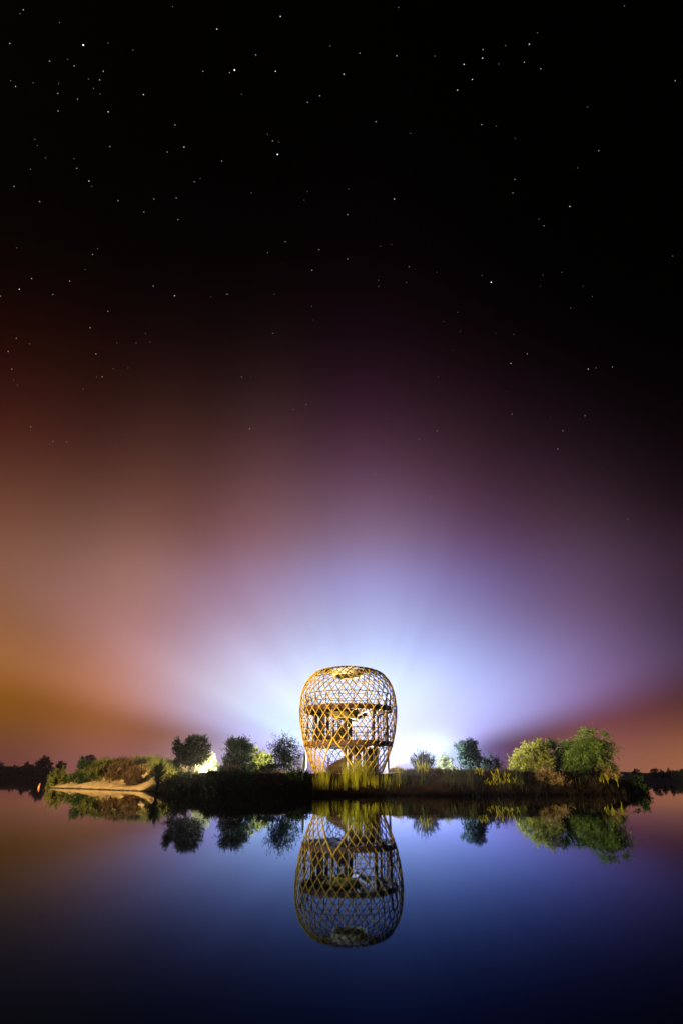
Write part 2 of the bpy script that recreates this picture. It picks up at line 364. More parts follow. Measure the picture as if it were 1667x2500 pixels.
# the near shore the photographer stands on, with an added dike, its crest shaped to shade the island's bank
def near_shore():
    mb = MB(); nx, ny = 60, 30
    for j in range(ny+1):
        for i in range(nx+1):
            x = -120 + 180*i/nx; y = -50 + 90*j/ny
            edge = 1.0 - 0.02*abs(x) + max(0, -x-18)*1.35       # water's edge, coming forward at the left
            d = edge - y
            mb.v.append((x, y, max(-0.8, min(0.75, d*0.22 - 0.25)) + (0.25*fbm(x*.3, y*.3) if d > 2 else 0)))
    for j in range(ny):
        for i in range(nx):
            a = j*(nx+1)+i; mb.f.append((a, a+1, a+nx+2, a+nx+1))
    return mb.build('near_shore', M['ground'], smooth=True)
def light_blocker_dike():
    crest = [(12, 2.3), (33, 2.4), (35.2, 4.85), (36.5, 5.08), (42.4, 5.08), (43.6, 4.1), (45.5, 4.0), (48.6, 3.68), (50.5, 3.66), (53, 3.78), (60, 3.85), (72, 3.2)]  # crest heights set by angle to cut the flood lamp's light
    mb = MB(); n = 180
    for i in range(n+1):
        a = 12 + 60*i/n; h = lerp_tab(crest, a); a = R(a)
        for dd, z in ((25, 0.2), (29, h*0.8), (30.0, h), (31.2, h*0.75), (36.0, -0.3)): mb.v.append((-72 + dd*math.sin(a), -12 + dd*math.cos(a), z))
    for i in range(n):
        for k in range(4): mb.f.append((i*5+k, i*5+k+1, i*5+k+6, i*5+k+5))
    return mb.build('light_blocker_dike', M['ground'])
tag(light_blocker_dike(), 'unseen earth dike added and shaped to block the flood lamp', 'dike', kind='structure')
tag(near_shore(), 'bare earth shore the picture is taken from', 'shore', kind='structure')

# ------------------------------------------------------------------ the lattice tower
TX, TY, TZ = 0.64, 58.0, 1.62
def crop_h(cy, D):                       # height above the lake of a row of the tower at distance D
    sy = 1600 + cy*0.1913; u = (1892 - sy)/1694.0; return 1.5 + D*u/(1 - u*0.4586)
PROF = [(1500,428),(1400,470),(1300,509),(1200,542),(1100,569),(1000,588),(900,601),(800,610),(700,613),(600,604),(500,588),(400,556),(350,529),(300,492),(250,446),(214,382),(190,300),(176,215)]
prof = []
for cy, hw in PROF:
    z = crop_h(cy, 58.0); h = (z-1.5)/58.0
    prof.append((hw*0.1913*58.0*(math.cos(PITCH)+h*math.sin(PITCH))/FPX, z - TZ))
prof[0] = (prof[0][0], 0.0)
arc = [0.0]
for (a, b), (c, d) in zip(prof, prof[1:]): arc.append(arc[-1] + math.hypot(c-a, d-b))
STOT = arc[-1]
def catmull(i, t, k):
    p = [prof[max(0, min(len(prof)-1, j))][k] for j in (i-1, i, i+1, i+2)]
    return 0.5*((2*p[1]) + (-p[0]+p[2])*t + (2*p[0]-5*p[1]+4*p[2]-p[3])*t*t + (-p[0]+3*p[1]-3*p[2]+p[3])*t**3)
def P(s):
    s = max(0, min(STOT, s))
    for i in range(len(prof)-1):
        if s <= arc[i+1] or i == len(prof)-2:
            t = (s-arc[i])/(arc[i+1]-arc[i]); return catmull(i, t, 0), catmull(i, t, 1)
def surf(s, th, off=0.0):
    r, z = P(s); r += off; return (r*math.sin(th), -r*math.cos(th), z)
tower = empty('lattice_tower', (TX, TY, TZ), 'golden egg-shaped lattice observation tower lit up at the water', 'tower')
APEX_TH = R(-18.5); APEX_Z = 4.42 - TZ
s_ap = min((abs(P(i*0.01)[1]-APEX_Z), i*0.01) for i in range(int(STOT*60)) if i*0.01 < 6)[1]
KR = R(10.0)                              # turn per metre of rib
NB = 34
def inside(s, th):                        # the triangular entrance on the lake side
    dth = (th - APEX_TH + math.pi) % (2*math.pi) - math.pi
    return s < s_ap - 0.02 and abs(dth) < KR*(s_ap - s) - 0.004
for fam in (-1, 1):
    for i in range(NB):
        run = []; runs = []
        n = 56
        for k in range(n+1):
            s = STOT*k/n; th = APEX_TH + 2*math.pi*i/NB + fam*KR*(s - s_ap)
            if inside(s, th):
                if len(run) > 1: runs.append(run)
                run = []
            else: run.append(surf(s, th, 0.035*fam))
        if len(run) > 1: runs.append(run)
        mb = MB()
        for r_ in runs: mb.tube(r_, 0.038, 5)
        if runs: mb.build('lattice_bar', M['gold'], tower, inner=M['shade_cane'])  # inner faces coloured dark so the back bars look unlit
for fam in (-1, 1):                       # heavy bars framing the entrance
    pts = [surf(s_ap - s_ap*k/14 + (0.12 if k == 0 else 0), APEX_TH + fam*KR*(s_ap*k/14), 0.05) for k in range(15)]
    mb = MB(); mb.tube(pts, 0.082, 8); tag(mb.build('entrance_frame_bar', M['gold'], tower, smooth=True), 'thick golden bar framing the triangular entrance')
def ring(name, r, z, rad, mat, parent=tower, n=48, sides=6):
    mb = MB(); mb.tube([(r*math.cos(2*math.pi*k/n), r*math.sin(2*math.pi*k/n), z) for k in range(n)], rad, sides, closed=True)
    return mb.build(name, mat, parent, smooth=True)
rt, zt = P(STOT); ring('top_ring', rt-0.06, zt-0.02, 0.07, M['gold'])
rh, zh = P(STOT*0.80); ring('hoop', rh-0.10, zh, 0.035, M['gold'])
rb, zb = P(0.0); ring('base_ring', rb, 0.04, 0.06, M['shade_cane'])
# cream collar under the top ring
mb = MB(); zc = zt-0.75; mb.lathe([(rt-0.25, zc), (rt-0.22, zc), (rt-0.12, zc+0.6), (rt-0.15, zc+0.6)], 40, closed=True)
mb.build('collar', M['cream'], tower, smooth=True)
# concrete footing
mb = MB(); mb.lathe([(0.01, -0.6), (rb+0.25, -0.6), (rb+0.25, -0.02), (0.01, 0.0)], 48); mb.build('footing', M['concrete'], tower)
# decks
def deck(zt_, r, name):
    zt_ -= TZ
    o = MB(); o.lathe([(0.01, zt_), (r, zt_), (r, zt_-0.10), (0.01, zt_-0.10)], 56); d = o.build(name, M['deck'], tower)
    e = MB(); e.lathe([(r-0.02, zt_-0.104), (r+0.04, zt_-0.104), (r+0.04, zt_-0.46), (r-0.02, zt_-0.46)], 56, closed=True); e.build('edge_beam', M['deck'], d)
    jm = None
    for k in range(28):
        a = 2*math.pi*k/28
        if jm is None:
            j = MB(); j.box((r/2+0.28, 0, zt_-0.26), (r-0.65, 0.09, 0.30)); jo = j.build('joist', M['timber'], d); jm = jo.data
        else:
            jo = bpy.data.objects.new('joist', jm); col.objects.link(jo); jo.parent = d
        jo.rotation_euler.z = a
    return d
U, Lo = 7.37, 4.31
upper = deck(U, 4.22, 'upper_deck'); lower = deck(Lo, 4.10, 'lower_deck')
# turned soffit under the stair head
mb = MB(); mb.lathe([(1.75, U-TZ-0.47), (1.15, U-TZ-0.85), (1.12, U-TZ-1.0), (0.3, U-TZ-1.02)], 36); o = mb.build('soffit', M['olive'], tower, loc=(-0.25, -0.3, 0))
mb = MB(); mb.tube([(1.15*math.cos(2*math.pi*k/36), 1.15*math.sin(2*math.pi*k/36), U-TZ-1.0) for k in range(36)], 0.045, 6, closed=True); mb.build('soffit_rim', M['gold'], o)
# railings
def railing(zd, r, n, heights, name, gaps=()):
    zd -= TZ
    rr = MB()
    root = None
    for hi, h in enumerate(heights):
        q = MB(); pts = [(r*math.sin(2*math.pi*k/64), -r*math.cos(2*math.pi*k/64), zd+h) for k in range(64)]
        q.tube(pts, 0.038 if hi == 0 else 0.022, 5, closed=True)
        o = q.build('rail', M['iron'], root or tower)
        if root is None: root = o; o.name = name
    pm = None
    for k in range(n):
        a = 2*math.pi*(k+0.35)/n
        if pm is None:
            q = MB(); q.tube([(0, 0, 0), (0, 0, heights[0])], 0.045, 6); p = q.build('railing_post', M['timber'], root); pm = p.data
        else:
            p = bpy.data.objects.new('railing_post', pm); col.objects.link(p); p.parent = root
        p.location = (r*math.sin(a), -r*math.cos(a), zd)
    return root
railing(U, 4.10, 20, (1.13, 0.82, 0.42), 'upper_railing')
railing(Lo, 3.98, 20, (1.08, 0.72, 0.36), 'lower_railing')
# columns: x offset, y offset, width, material, bottom, top
zu, zl = U-TZ-0.46, Lo-TZ
def column(x, y, wd, mat, b, t, name='column'):
    q = MB(); q.box((0, 0, (b+t)/2), (wd, wd, t-b)); return q.build(name, mat, tower, loc=(x, y, 0))
column(-0.22, 0.0, 0.34, M['timber'], 0, zu, 'core_column'); column(0.18, 0.25, 0.36, M['timber'], 0, zu, 'core_column')
q = MB(); q.tube([(-0.10, -0.32, 0), (-0.10, -0.32, zu-0.5)], 0.045, 8); tag(q.build('lit_edge_strip', M['pale'], tower, smooth=True), 'pale strip painting the lit edge of the dark core')  # added strip: highlight on the core column's edge put into colour
for x, y, wd, m in ((-2.75, 2.6, .17, 'timber'), (-2.38, 2.2, .26, 'timber'), (-1.97, 2.9, .26, 'timber'), (-1.5, -3.3, .10, 'tan'),
                    (2.1, -3.2, .11, 'tan'), (2.52, 2.7, .26, 'timber'), (3.45, -1.8, .16, 'tan'), (3.75, 0.9, .2, 'timber'), (-3.8, -0.6, .17, 'deck'), (-3.35, 1.6, .12, 'timber'), (2.9, 2.3, .12, 'timber')):
    column(x, y, wd, M[m], zl, zu)
    if x > 2.3 and y > 0: column(x, y, wd, M['timber'], 0, zl-0.46)
# spiral stair: two flights round the core
def flight(zb_, zt_, a0, a1, name):
    root = None; n = 17; ri, ro = 0.45, 1.95
    S_ = MB(); steps = 34
    for k in range(steps+1):                      # soffit slab and outer string
        f = k/steps; a = R(a0 + (a1-a0)*f); z = zb_ + (zt_-zb_)*f - TZ
        for r_, dz in ((ri, -0.12), (ro, -0.12), (ro, -0.34), (ri, -0.34)): S_.v.append((r_*math.sin(a), -r_*math.cos(a), z+dz))
    for k in range(steps):
        for q in range(4): S_.f.append((k*4+q, k*4+(q+1) % 4, (k+1)*4+(q+1) % 4, (k+1)*4+q))
    root = S_.build(name, M['stair'], tower)
    hr = MB(); hr.tube([(1.93*math.sin(R(a0+(a1-a0)*k/30)), -1.93*math.cos(R(a0+(a1-a0)*k/30)), zb_+(zt_-zb_)*k/30-TZ+0.95) for k in range(31)], 0.035, 5); hr.build('handrail', M['iron'], root)
    hr = MB(); hr.tube([(1.93*math.sin(R(a0+(a1-a0)*k/30)), -1.93*math.cos(R(a0+(a1-a0)*k/30)), zb_+(zt_-zb_)*k/30-TZ+0.5) for k in range(31)], 0.02, 5); hr.build('rail', M['iron'], root)
    for k in range(n):
        f = (k+0.5)/n; a = R(a0+(a1-a0)*f); z = zb_+(zt_-zb_)*f-TZ
        t_ = MB(); t_.box((0, -(ri+ro)/2, -0.03), (0.34, ro-ri, 0.05)); to = t_.build('tread', M['deck'], root); to.location = (0, 0, z); to.rotation_euler.z = a
        b_ = MB(); b_.tube([(0, -1.92, 0), (0, -1.92, 0.95)], 0.016, 5); bo = b_.build('baluster', M['iron'], root); bo.location = (0, 0, z); bo.rotation_euler.z = a
flight(1.66, Lo-0.02, -60, -250, 'lower_stair_flight')
flight(Lo, U-0.02, -70, -258, 'upper_stair_flight')
# plank screens
def screen(a0, a1, r, z0, z1, wd, skip):
    pm = None; n = int(abs(R(a1-a0))*r/(wd+0.03))
    for k in range(n):
        if k in skip: continue
        a = R(a0 + (a1-a0)*(k+0.5)/n)
        if pm is None:
            q = MB(); q.box((0, 0, (z0+z1)/2), (wd, 0.03, z1-z0)); p = q.build('screen_plank', M['timber'], tower); pm = p.data
        else:
            p = bpy.data.objects.new('screen_plank', pm); col.objects.link(p); p.parent = tower
        p.location = (r*math.sin(a), -r*math.cos(a), 0); p.rotation_euler.z = a
screen(8, 72, 2.75, 0.02, zl-0.6, 0.16, (4, 11))
screen(150, 120, 3.3, 0.02, zl-0.5, 0.16, (4,))
screen(-158, -112, 3.5, zl+0.02, zu-0.02, 0.16, (2, 5, 6, 10))
screen(100, 128, 3.55, zl+0.02, zu-0.02, 0.16, (1, 3, 4, 6, 8))
screen(-60, -42, 3.3, zl+0.02, zl+1.25, 0.14, (2, 4))
screen(172, 152, 3.4, 0.02, zl-0.5, 0.17, (3,))
screen(-176, -160, 3.6, zl+0.02, zu-0.02, 0.17, (1, 4))

# ------------------------------------------------------------------ plants
rnd = random.Random(11)
def rdir(rg=rnd):
    while True:
        v = Vector((rg.uniform(-1, 1), rg.uniform(-1, 1), rg.uniform(-1, 1)))
        if 0.05 < v.length < 1: return v.normalized()
def leaf(mb, p, d, ln, wd):
    s = d.cross(rdir()); 
    if s.length < 0.05: return
    s.normalize(); s *= wd/2; e = p + d*ln; m_ = p + d*(ln*0.45)
    mb.quad(p, m_ + s, e, m_ - s)
def crown(mb, blobs, n, ln, wd, droop=0.0, up=0.2, leaves=8, spray=0.5, tubes=None):
    """sprays of leaves on short twigs, spread through the outer part of each blob"""
    wts = [b[1].x*b[1].z for b in blobs]
    for b, w_ in zip(blobs, wts):
        c, rad = b
        subs = []
        for _ in range(11):
            d = rdir(); rr = rnd.uniform(0.55, 1.05); subs.append((d, c + Vector((d.x*rad.x, d.y*rad.y, d.z*rad.z))*rr, rnd.uniform(0.16, 0.34)))
        for _ in range(max(6, int(n*w_/sum(wts)))):
            d, sc_, sg = rnd.choice(subs); e_ = rdir()*(rnd.random()**0.6)
            p = sc_ + Vector((e_.x*rad.x, e_.y*rad.y, e_.z*rad.z))*sg*1.35
            d = (d + e_*0.6).normalized()
            t = (d + rdir()*0.55 + Vector((0, 0, up - droop))).normalized()
            L_ = spray*rnd.uniform(0.4, 1.7)
            for k in range(leaves):
                f = (k+rnd.random())/leaves
                q = p + t*(L_*f) + Vector((0, 0, -droop*L_*f*f*0.8))
                leaf(mb, q, (t*0.7 + rdir()*0.8 + Vector((0, 0, up*0.5-droop*0.9))).normalized(), ln*rnd.uniform(0.6, 1.3), wd*rnd.uniform(0.7, 1.3))
def blobs_for(wid, z0, z1, n, dep=None, flat=0.5):
    """uneven set of ellipsoids filling a crown wid wide between heights z0 and z1"""
    dep = dep or wid*0.85; out = []; h = z1-z0
    for i in range(n):
        a = 2*math.pi*(i*0.618) + rnd.uniform(-.3, .3); f = (i+0.5)/n
        if z0 > 0.3: zz = z0 + h*(0.22 + 0.56*rnd.random()); k = math.sqrt(max(0.05, 1-((zz-(z0+z1)/2)/(h/2)*0.85)**2))
        else: zz = z0 + h*(0.10 + 0.70*rnd.random()); k = math.sqrt(max(0.05, 1-((zz-(z0+0.38*h))/(h*0.62))**2))*1.12
        rr = 0.62*math.sqrt(f)*k
        s = rnd.uniform(0.26, 0.42)
        if i == 0: zz = z0 + h*0.74; rr = 0.08
        elif z0 <= 0.3 and i < 5: zz = z0 + h*0.17; rr = 0.52; a = 2*math.pi*i/4 + 0.4
        out.append((Vector((wid/2*rr*math.cos(a), dep/2*rr*math.sin(a), zz)), Vector((wid*s*0.62, dep*s*0.62, h*s*0.60))))
    return out
def limb(mb, a, b, r0, r1, n=5, wob=0.08):
    a, b = Vector(a), Vector(b); pts = []; rad = []
    for k in range(n+1):
        f = k/n; p = a.lerp(b, f)
        if 0 < k < n: p += rdir()*wob*(b-a).length
        pts.append(p); rad.append(r0+(r1-r0)*f)
    mb.tube(pts, rad, 6)
DENS = 1.7
def plant(name, px0, px1, pyt, pyb, Y, label, cat, leafm, n=700, ln=0.2, wd=0.07, droop=0, up=0.2, nb=12, trunk=0.0, leaves=8, spray=0.45, group=None, flat=1.0, zbase=None, bark='bark', extra=None):
    c = at((px0+px1)/2, pyb, Y); wid = at(px1, (pyt+pyb)/2, Y).x - at(px0, (pyt+pyb)/2, Y).x
    zt_ = at((px0+px1)/2, pyt, Y).z; gz = ground_z(c.x, Y) if zbase is None else zbase
    root = empty(name, (c.x, Y, gz - 0.05), label, cat, group)
    zb_ = max(0.05, c.z - gz) if trunk else 0.0; h = zt_ - gz + 0.05
    zb_ = trunk*h if trunk else 0.02
    bl = blobs_for(wid*0.92, zb_, h, nb)
    if extra: bl += [(Vector((a*wid/2, b*wid/2, zb_+(h-zb_)*e)), Vector((wid*s, wid*s, (h-zb_)*s))) for a, b, e, s in extra]
    t = MB(); r0 = 0.035*h + 0.02
    fork = (0, 0, max(zb_*0.9, h*0.16)); limb(t, (0, 0, -0.2), fork, r0*1.2, r0*0.8, 4, 0.03)
    for b in bl[:9]: limb(t, fork, b[0], r0*0.55, r0*0.12, 4, 0.06)
    t.build('trunk', M[bark], root, smooth=True)
    m_ = MB(); crown(m_, bl, int(n*DENS), ln*1.12, wd*1.3, droop, up, leaves, spray); m_.build('crown', M[leafm], root)
    return root
def blades(mb, spots, h0, h1, wd, lean=0.25, seg=3):
    for (x, y, z) in spots:
        h = rnd.uniform(h0, h1); a = rnd.uniform(0, 2*math.pi); l = rnd.uniform(0, lean)*h; w0 = wd*rnd.uniform(0.6, 1.3)
        b = rnd.uniform(0, math.pi); sx, sy = math.cos(b)*w0/2, math.sin(b)*w0/2
        pr = None
        for k in range(seg+1):
            f = k/seg; cx, cy, cz = x + math.cos(a)*l*f*f, y + math.sin(a)*l*f*f, z + h*f*(1-0.12*f*lean); g = 1-f*0.92
            L_, R_ = (cx-sx*g, cy-sy*g, cz), (cx+sx*g, cy+sy*g, cz)
            if pr: mb.quad(pr[0], pr[1], R_, L_)
            pr = (L_, R_)

# --- trees on the island
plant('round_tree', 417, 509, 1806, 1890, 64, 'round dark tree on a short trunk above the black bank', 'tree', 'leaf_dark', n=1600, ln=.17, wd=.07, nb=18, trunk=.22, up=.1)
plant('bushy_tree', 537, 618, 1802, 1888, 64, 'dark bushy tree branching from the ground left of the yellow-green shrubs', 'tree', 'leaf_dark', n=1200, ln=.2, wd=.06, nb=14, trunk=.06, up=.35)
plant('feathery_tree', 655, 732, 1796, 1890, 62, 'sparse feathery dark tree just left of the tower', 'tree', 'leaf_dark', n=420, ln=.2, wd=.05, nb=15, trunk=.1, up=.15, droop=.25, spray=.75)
plant('backlit_tree', 1116, 1182, 1808, 1886, 70, 'blue-grey tree with glowing rim right of the tower', 'tree', 'leaf_blue', n=650, ln=.2, wd=.08, nb=11, trunk=.1, up=.2)
plant('yellow_green_tree', 1246, 1356, 1813, 1898, 60, 'wide yellow-green tree left of the tallest green tree', 'tree', 'leaf_yellow', n=1300, ln=.2, wd=.055, nb=20, trunk=.06, up=.2)
plant('low_green_tree', 1325, 1388, 1812, 1895, 62, 'darker green tree wedged between the yellow-green tree and the tall tree', 'tree', 'leaf_dark', n=600, ln=.2, wd=.06, nb=9, trunk=.06)
plant('willow_tree', 1375, 1512, 1784, 1900, 60, 'tallest drooping green tree near the right end of the island', 'tree', 'leaf_green', n=1500, ln=.22, wd=.055, droop=.55, up=.15, nb=18, trunk=.08, spray=.6, extra=[(.1, 0, .96, .10)])
# --- shrubs
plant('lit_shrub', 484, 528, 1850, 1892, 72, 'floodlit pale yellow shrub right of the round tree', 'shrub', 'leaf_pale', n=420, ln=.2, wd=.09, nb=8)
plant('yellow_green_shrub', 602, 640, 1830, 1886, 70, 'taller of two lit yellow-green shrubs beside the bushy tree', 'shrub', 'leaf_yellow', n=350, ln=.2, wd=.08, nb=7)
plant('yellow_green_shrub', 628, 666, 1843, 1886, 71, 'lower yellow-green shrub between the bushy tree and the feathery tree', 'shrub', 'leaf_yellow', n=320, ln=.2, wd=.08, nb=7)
plant('dark_shrub', 622, 684, 1872, 1897, 61, 'low dark domed shrub in front of the yellow-green shrubs', 'shrub', 'leaf_dark', n=300, ln=.16, wd=.06, nb=7)
def twiggy_shrub(px0, px1, pyt, Y, label):
    c = at((px0+px1)/2, 1888, Y); wid = at(px1, 1860, Y).x - at(px0, 1860, Y).x; z0 = ground_z(c.x, Y); h = at((px0+px1)/2, pyt, Y).z - z0
    root = empty('twiggy_shrub', (c.x, Y, z0), label, 'shrub')
    s = MB(); l = MB()
    for k in range(95):
        a = rnd.uniform(0, 2*math.pi); e = rnd.random()**.6; hh = h*rnd.uniform(.72, 1.02)*(1-.32*e*e)
        tip = Vector((wid/2*e*math.cos(a), wid/2*e*math.sin(a), hh)); b = Vector((tip.x*.12, tip.y*.12, 0)); mid = b.lerp(tip, .5) + Vector((tip.x*.12, tip.y*.12, .05))
        s.tube([b, mid, tip], [.03, .018, .007], 4)
        for q_ in range(7):
            f = rnd.uniform(.35, .97); p = mid.lerp(tip, (f-.5)*2) if f > .5 else b.lerp(mid, f*2)
            d = (tip-b).normalized() + rdir()*.45; e2 = p + d*rnd.uniform(.2, .5); s.tube([p, e2], [.010, .005], 3)
            for z_ in range(4): leaf(l, p.lerp(e2, rnd.random()), (d + rdir()*.5).normalized(), .13, .035)
    s.build('branches', M['twig'], root); l.build('leaves', M['leaf_dark'], root)
twiggy_shrub(997, 1066, 1828, 63, 'purple-brown twiggy shrub with bare shoots right of the tower')
plant('pale_shrub', 1060, 1116, 1846, 1888, 82, 'pale misty shrub between the twiggy shrub and the blue-grey tree', 'shrub', 'leaf_pale', n=420, ln=.2, wd=.08, nb=8)
plant('blue_shrub', 1168, 1218, 1838, 1890, 72, 'dim blue-grey shrub at the right foot of the blue-grey tree', 'shrub', 'leaf_blue', n=330, ln=.2, wd=.07, nb=7)
plant('dry_shrub', 1297, 1386, 1882, 1932, 54.5, 'round tan dry shrub in front of the yellow-green tree', 'shrub', 'dry', n=900, ln=.10, wd=.03, nb=10, zbase=.62)
plant('dry_shrub', 1445, 1512, 1882, 1900, 57.5, 'flat tan dry shrub under the tall drooping tree', 'shrub', 'dry', n=300, ln=.10, wd=.03, nb=6, zbase=1.2)
plant('dark_shrub', 1528, 1580, 1893, 1925, 58, 'low black shrub at the right tip of the island', 'shrub', 'leaf_dark', n=260, ln=.16, wd=.06, nb=6, zbase=.2)
for i, (a, b, t_, Y, lab) in enumerate(((402, 470, 1888, 57, 'low black shrub on the bank under the round tree'), (478, 560, 1884, 56.5, 'black shrub on the bank right of the round tree'), (540, 632, 1880, 56, 'brownish black shrub on the bank under the bushy tree'), (690, 768, 1888, 53.5, 'black shrub on the bank at the left foot of the tower'), (1090, 1165, 1884, 54.5, 'black shrub on the bank below the blue-grey tree'), (1390, 1450, 1880, 56.5, 'black shrub in the shade of the tall drooping tree'))):
    plant('bank_shrub', a, b, t_, 1925, Y, lab, 'shrub', 'leaf_dark', n=330, ln=.17, wd=.06, nb=7, zbase=.7)
# --- grass on the hump of the sandy spit, mottled olive and dark
for mat, nm, lab, lo, hi, n_ in (('olive_grass', 'hump_grass', 'olive grass covering the hump of the sand spit', .40, 1.1, 15000), ('dark_grass', 'dark_hump_grass', 'dark brown brush patches on the hump of the sand spit', -.1, .46, 9000)):
    g = MB(); sp_ = []
    for _ in range(n_):
        x = rnd.uniform(-38.5, -18.0); d = rnd.uniform(2.4, 12); ys = lerp_tab(SHORE, x); y = ys + d*1.35
        q_ = fbm(x*.42+2, y*.35)
        edge = 2.8 + 2.4*fbm(x*.5, 9)
        if not (lo < q_ < hi) or d < edge and rnd.random() < .93: continue
        sp_.append((x, y, ground_z(x, y)-.03))
    blades(g, sp_, .25, .95, .06, .7)
    tag(g.build(nm, M[mat]), lab, 'grass', kind='stuff')
spit = [(118, 165, 1884, 82, 'olive_grass', 'low olive grassy clump at the far left tip of the sand spit'), (172, 236, 1862, 79, 'leaf_dark', 'dark rounded clump on the crest of the sand spit'), (200, 268, 1858, 79.5, 'olive_grass', 'wide olive tufted clump in the middle of the spit crest'), (258, 326, 1858, 75.5, 'brown', 'brown tufted clump at the right of the spit crest'), (306, 348, 1880, 70, 'brown', 'low brown clump where the sand spit slopes down')]
for a, b, t_, Y, m_, lab in spit:
    gx = at((a+b)/2, 1900, Y).x
    plant('grass_clump', a, b, t_, 1905, Y, lab, 'grass clump', m_, n=300, ln=.32, wd=.05, nb=7, up=.8, zbase=ground_z(gx, Y)-.1)
# --- spiky palm
def spiky_palm(px, pyt, pyb, Y):
    g = at(px, pyb, Y); z0 = ground_z(g.x, Y); root = empty('spiky_palm', (g.x, Y, z0), 'spiky dark fan palm standing alone at the right end of the sand', 'palm')
    h = at(px, pyt, Y).z - z0
    t = MB(); limb(t, (0, 0, -.2), (0, 0, h*.55), .16, .12, 4, .02); t.build('trunk', M['bark'], root, smooth=True)
    m_ = MB()
    for k in range(260):
        f = rnd.random(); base = Vector((0, 0, h*(.18+.40*f))); a = rnd.uniform(0, 2*math.pi); el_ = rnd.uniform(-.25, .75) + .5*f
        d = Vector((math.cos(a)*math.cos(el_), math.sin(a)*math.cos(el_), math.sin(el_))); ln = h*rnd.uniform(.38, .56)*(1 if el_ > .5 else .8)
        s = d.cross(Vector((0, 0, 1))); s = (s.normalized() if s.length > .05 else Vector((1, 0, 0)))*.065
        p1 = base + d*ln*.5 + Vector((0, 0, .02)); p2 = base + d*ln + Vector((0, 0, -.10*ln*math.cos(el_)))
        m_.quad(base - s*.6, base + s*.6, p1 + s, p1 - s); m_.tri(p1 - s, p1 + s, p2)
    m_.build('crown', M['palm'], root)
spiky_palm(384, 1850, 1926, 62)
# --- grassy mound right of the tower
def grass_mound(px0, px1, pyt, Y, label, m_, mat):
    a, b = at(px0, 1890, Y), at(px1, 1890, Y); x = (a.x+b.x)/2; r_ = (b.x-a.x)/2; z0 = ground_z(x, Y)-.1; h = at((px0+px1)/2, pyt, Y).z - z0
    root = empty('grass_mound', (x, Y, z0), label, 'mound')
    q = MB(); q.lathe([(r_*math.cos(t), h*.86*math.sin(t)) for t in [i*math.pi/2/8 for i in range(9)]], 28); q.build('earth', M['deck'] if m_ else M['ground'], root, smooth=True)
    g = MB(); sp_ = []
    for _ in range(1500):
        t = rnd.uniform(0, 2*math.pi); e = math.acos(rnd.random())*.98
        sp_.append((r_*math.sin(e)*math.cos(t), r_*math.sin(e)*math.sin(t), h*.84*math.cos(e)))
    blades(g, sp_, .12, .32, .03, .5); o = g.build('grass', M[mat], root); o['kind'] = 'stuff'
grass_mound(944, 990, 1872, 62, 'rounded orange-brown grassy mound at the right foot of the tower', 1, 'dry')
grass_mound(655, 706, 1882, 60.5, 'low tan grassy mound under the feathery tree', 1, 'dry')
# --- brown tussocks between the tower and the reeds on the right
for i, (a, b, t_, Y, lab) in enumerate(((985, 1035, 1878, 57, 'brown grass tussock below the twiggy shrub'), (1030, 1080, 1876, 57.5, 'brown grass tussock right of the twiggy shrub'), (1075, 1122, 1872, 58, 'orange-brown grass tussock below the pale shrub'), (1118, 1170, 1878, 57.5, 'brown grass tussock below the blue-grey tree'), (1160, 1224, 1874, 59, 'wide brown grass tussock left of the yellow-green tree'), (545, 600, 1862, 60, 'dry brown grass tussock in front of the bushy tree'))):
    c = at((a+b)/2, 1895, Y); r_ = (at(b, 1895, Y).x - at(a, 1895, Y).x)/2; z0 = ground_z(c.x, Y); h = at((a+b)/2, t_, Y).z - z0
    g = MB(); sp_ = []
    for _ in range(650):
        t = rnd.uniform(0, 2*math.pi); e = math.sqrt(rnd.random()); sp_.append((r_*e*math.cos(t), r_*e*math.sin(t), rnd.uniform(-.05, .25)*h))
    blades(g, sp_, max(.3, h*.45), max(.5, h*.85), .035, .35)
    tag(g.build('grass_tussock', M['brown'], loc=(c.x, Y, z0-.05)), lab, 'tussock', 'brown grass tussocks on the bank')
# --- dark scrub that breaks up the bank and its waterline
g = MB()
for _ in range(11000):
    x = rnd.uniform(-17.5, 27.5); d = rnd.uniform(-.9, 6.5); y = lerp_tab(SHORE, x) + (fbm(x*0.5, 3.0)-0.5)*1.6 + d
    q_ = fbm(x*.8, y*.5)
    if q_ < .40 or (abs(x-.6) < 5 and y > 53.2): continue
    h = .12 + 1.1*max(0, q_-.42)*2
    blades(g, [(x, y, max(-.03, ground_z(x, y)-.03))], h*.6, h*1.3, .05, .8)
tag(g.build('bank_scrub', M['dark_grass']), 'dark scrubby grass over the bank of the island', 'scrub', kind='stuff')
# --- reeds in front of the tower
g = MB()
for _ in range(2000):
    px = rnd.gauss(860, 50)
    if not 762 < px < 985: continue
    Y = rnd.uniform(51.6, 53.3); p = at(px, 1925, Y); q_ = vnoise(px*.11, 4)
    if q_ < .42 and rnd.random() < .88: continue
    h = .75 + 1.2*vnoise(px*.05, 11)
    blades(g, [(p.x, Y, max(.35, ground_z(p.x, Y)-.25))], h*.6, h*1.3, .034, .38)
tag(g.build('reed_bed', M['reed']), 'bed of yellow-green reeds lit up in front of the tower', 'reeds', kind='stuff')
g = MB(); c = at(874, 1905, 52.2); sp_ = []
for _ in range(700):
    t = rnd.uniform(0, 2*math.pi); e = rnd.random()**.7*.85; sp_.append((e*math.cos(t)*1.2, e*math.sin(t)*.7, 0))
blades(g, sp_, 1.0, 2.6, .03, .45, 4)
tag(g.build('tall_grass_tuft', M['reed'], loc=(c.x, 52.4, .55)), 'tallest golden grass tuft rising in front of the lattice', 'grass tuft')
g = MB()
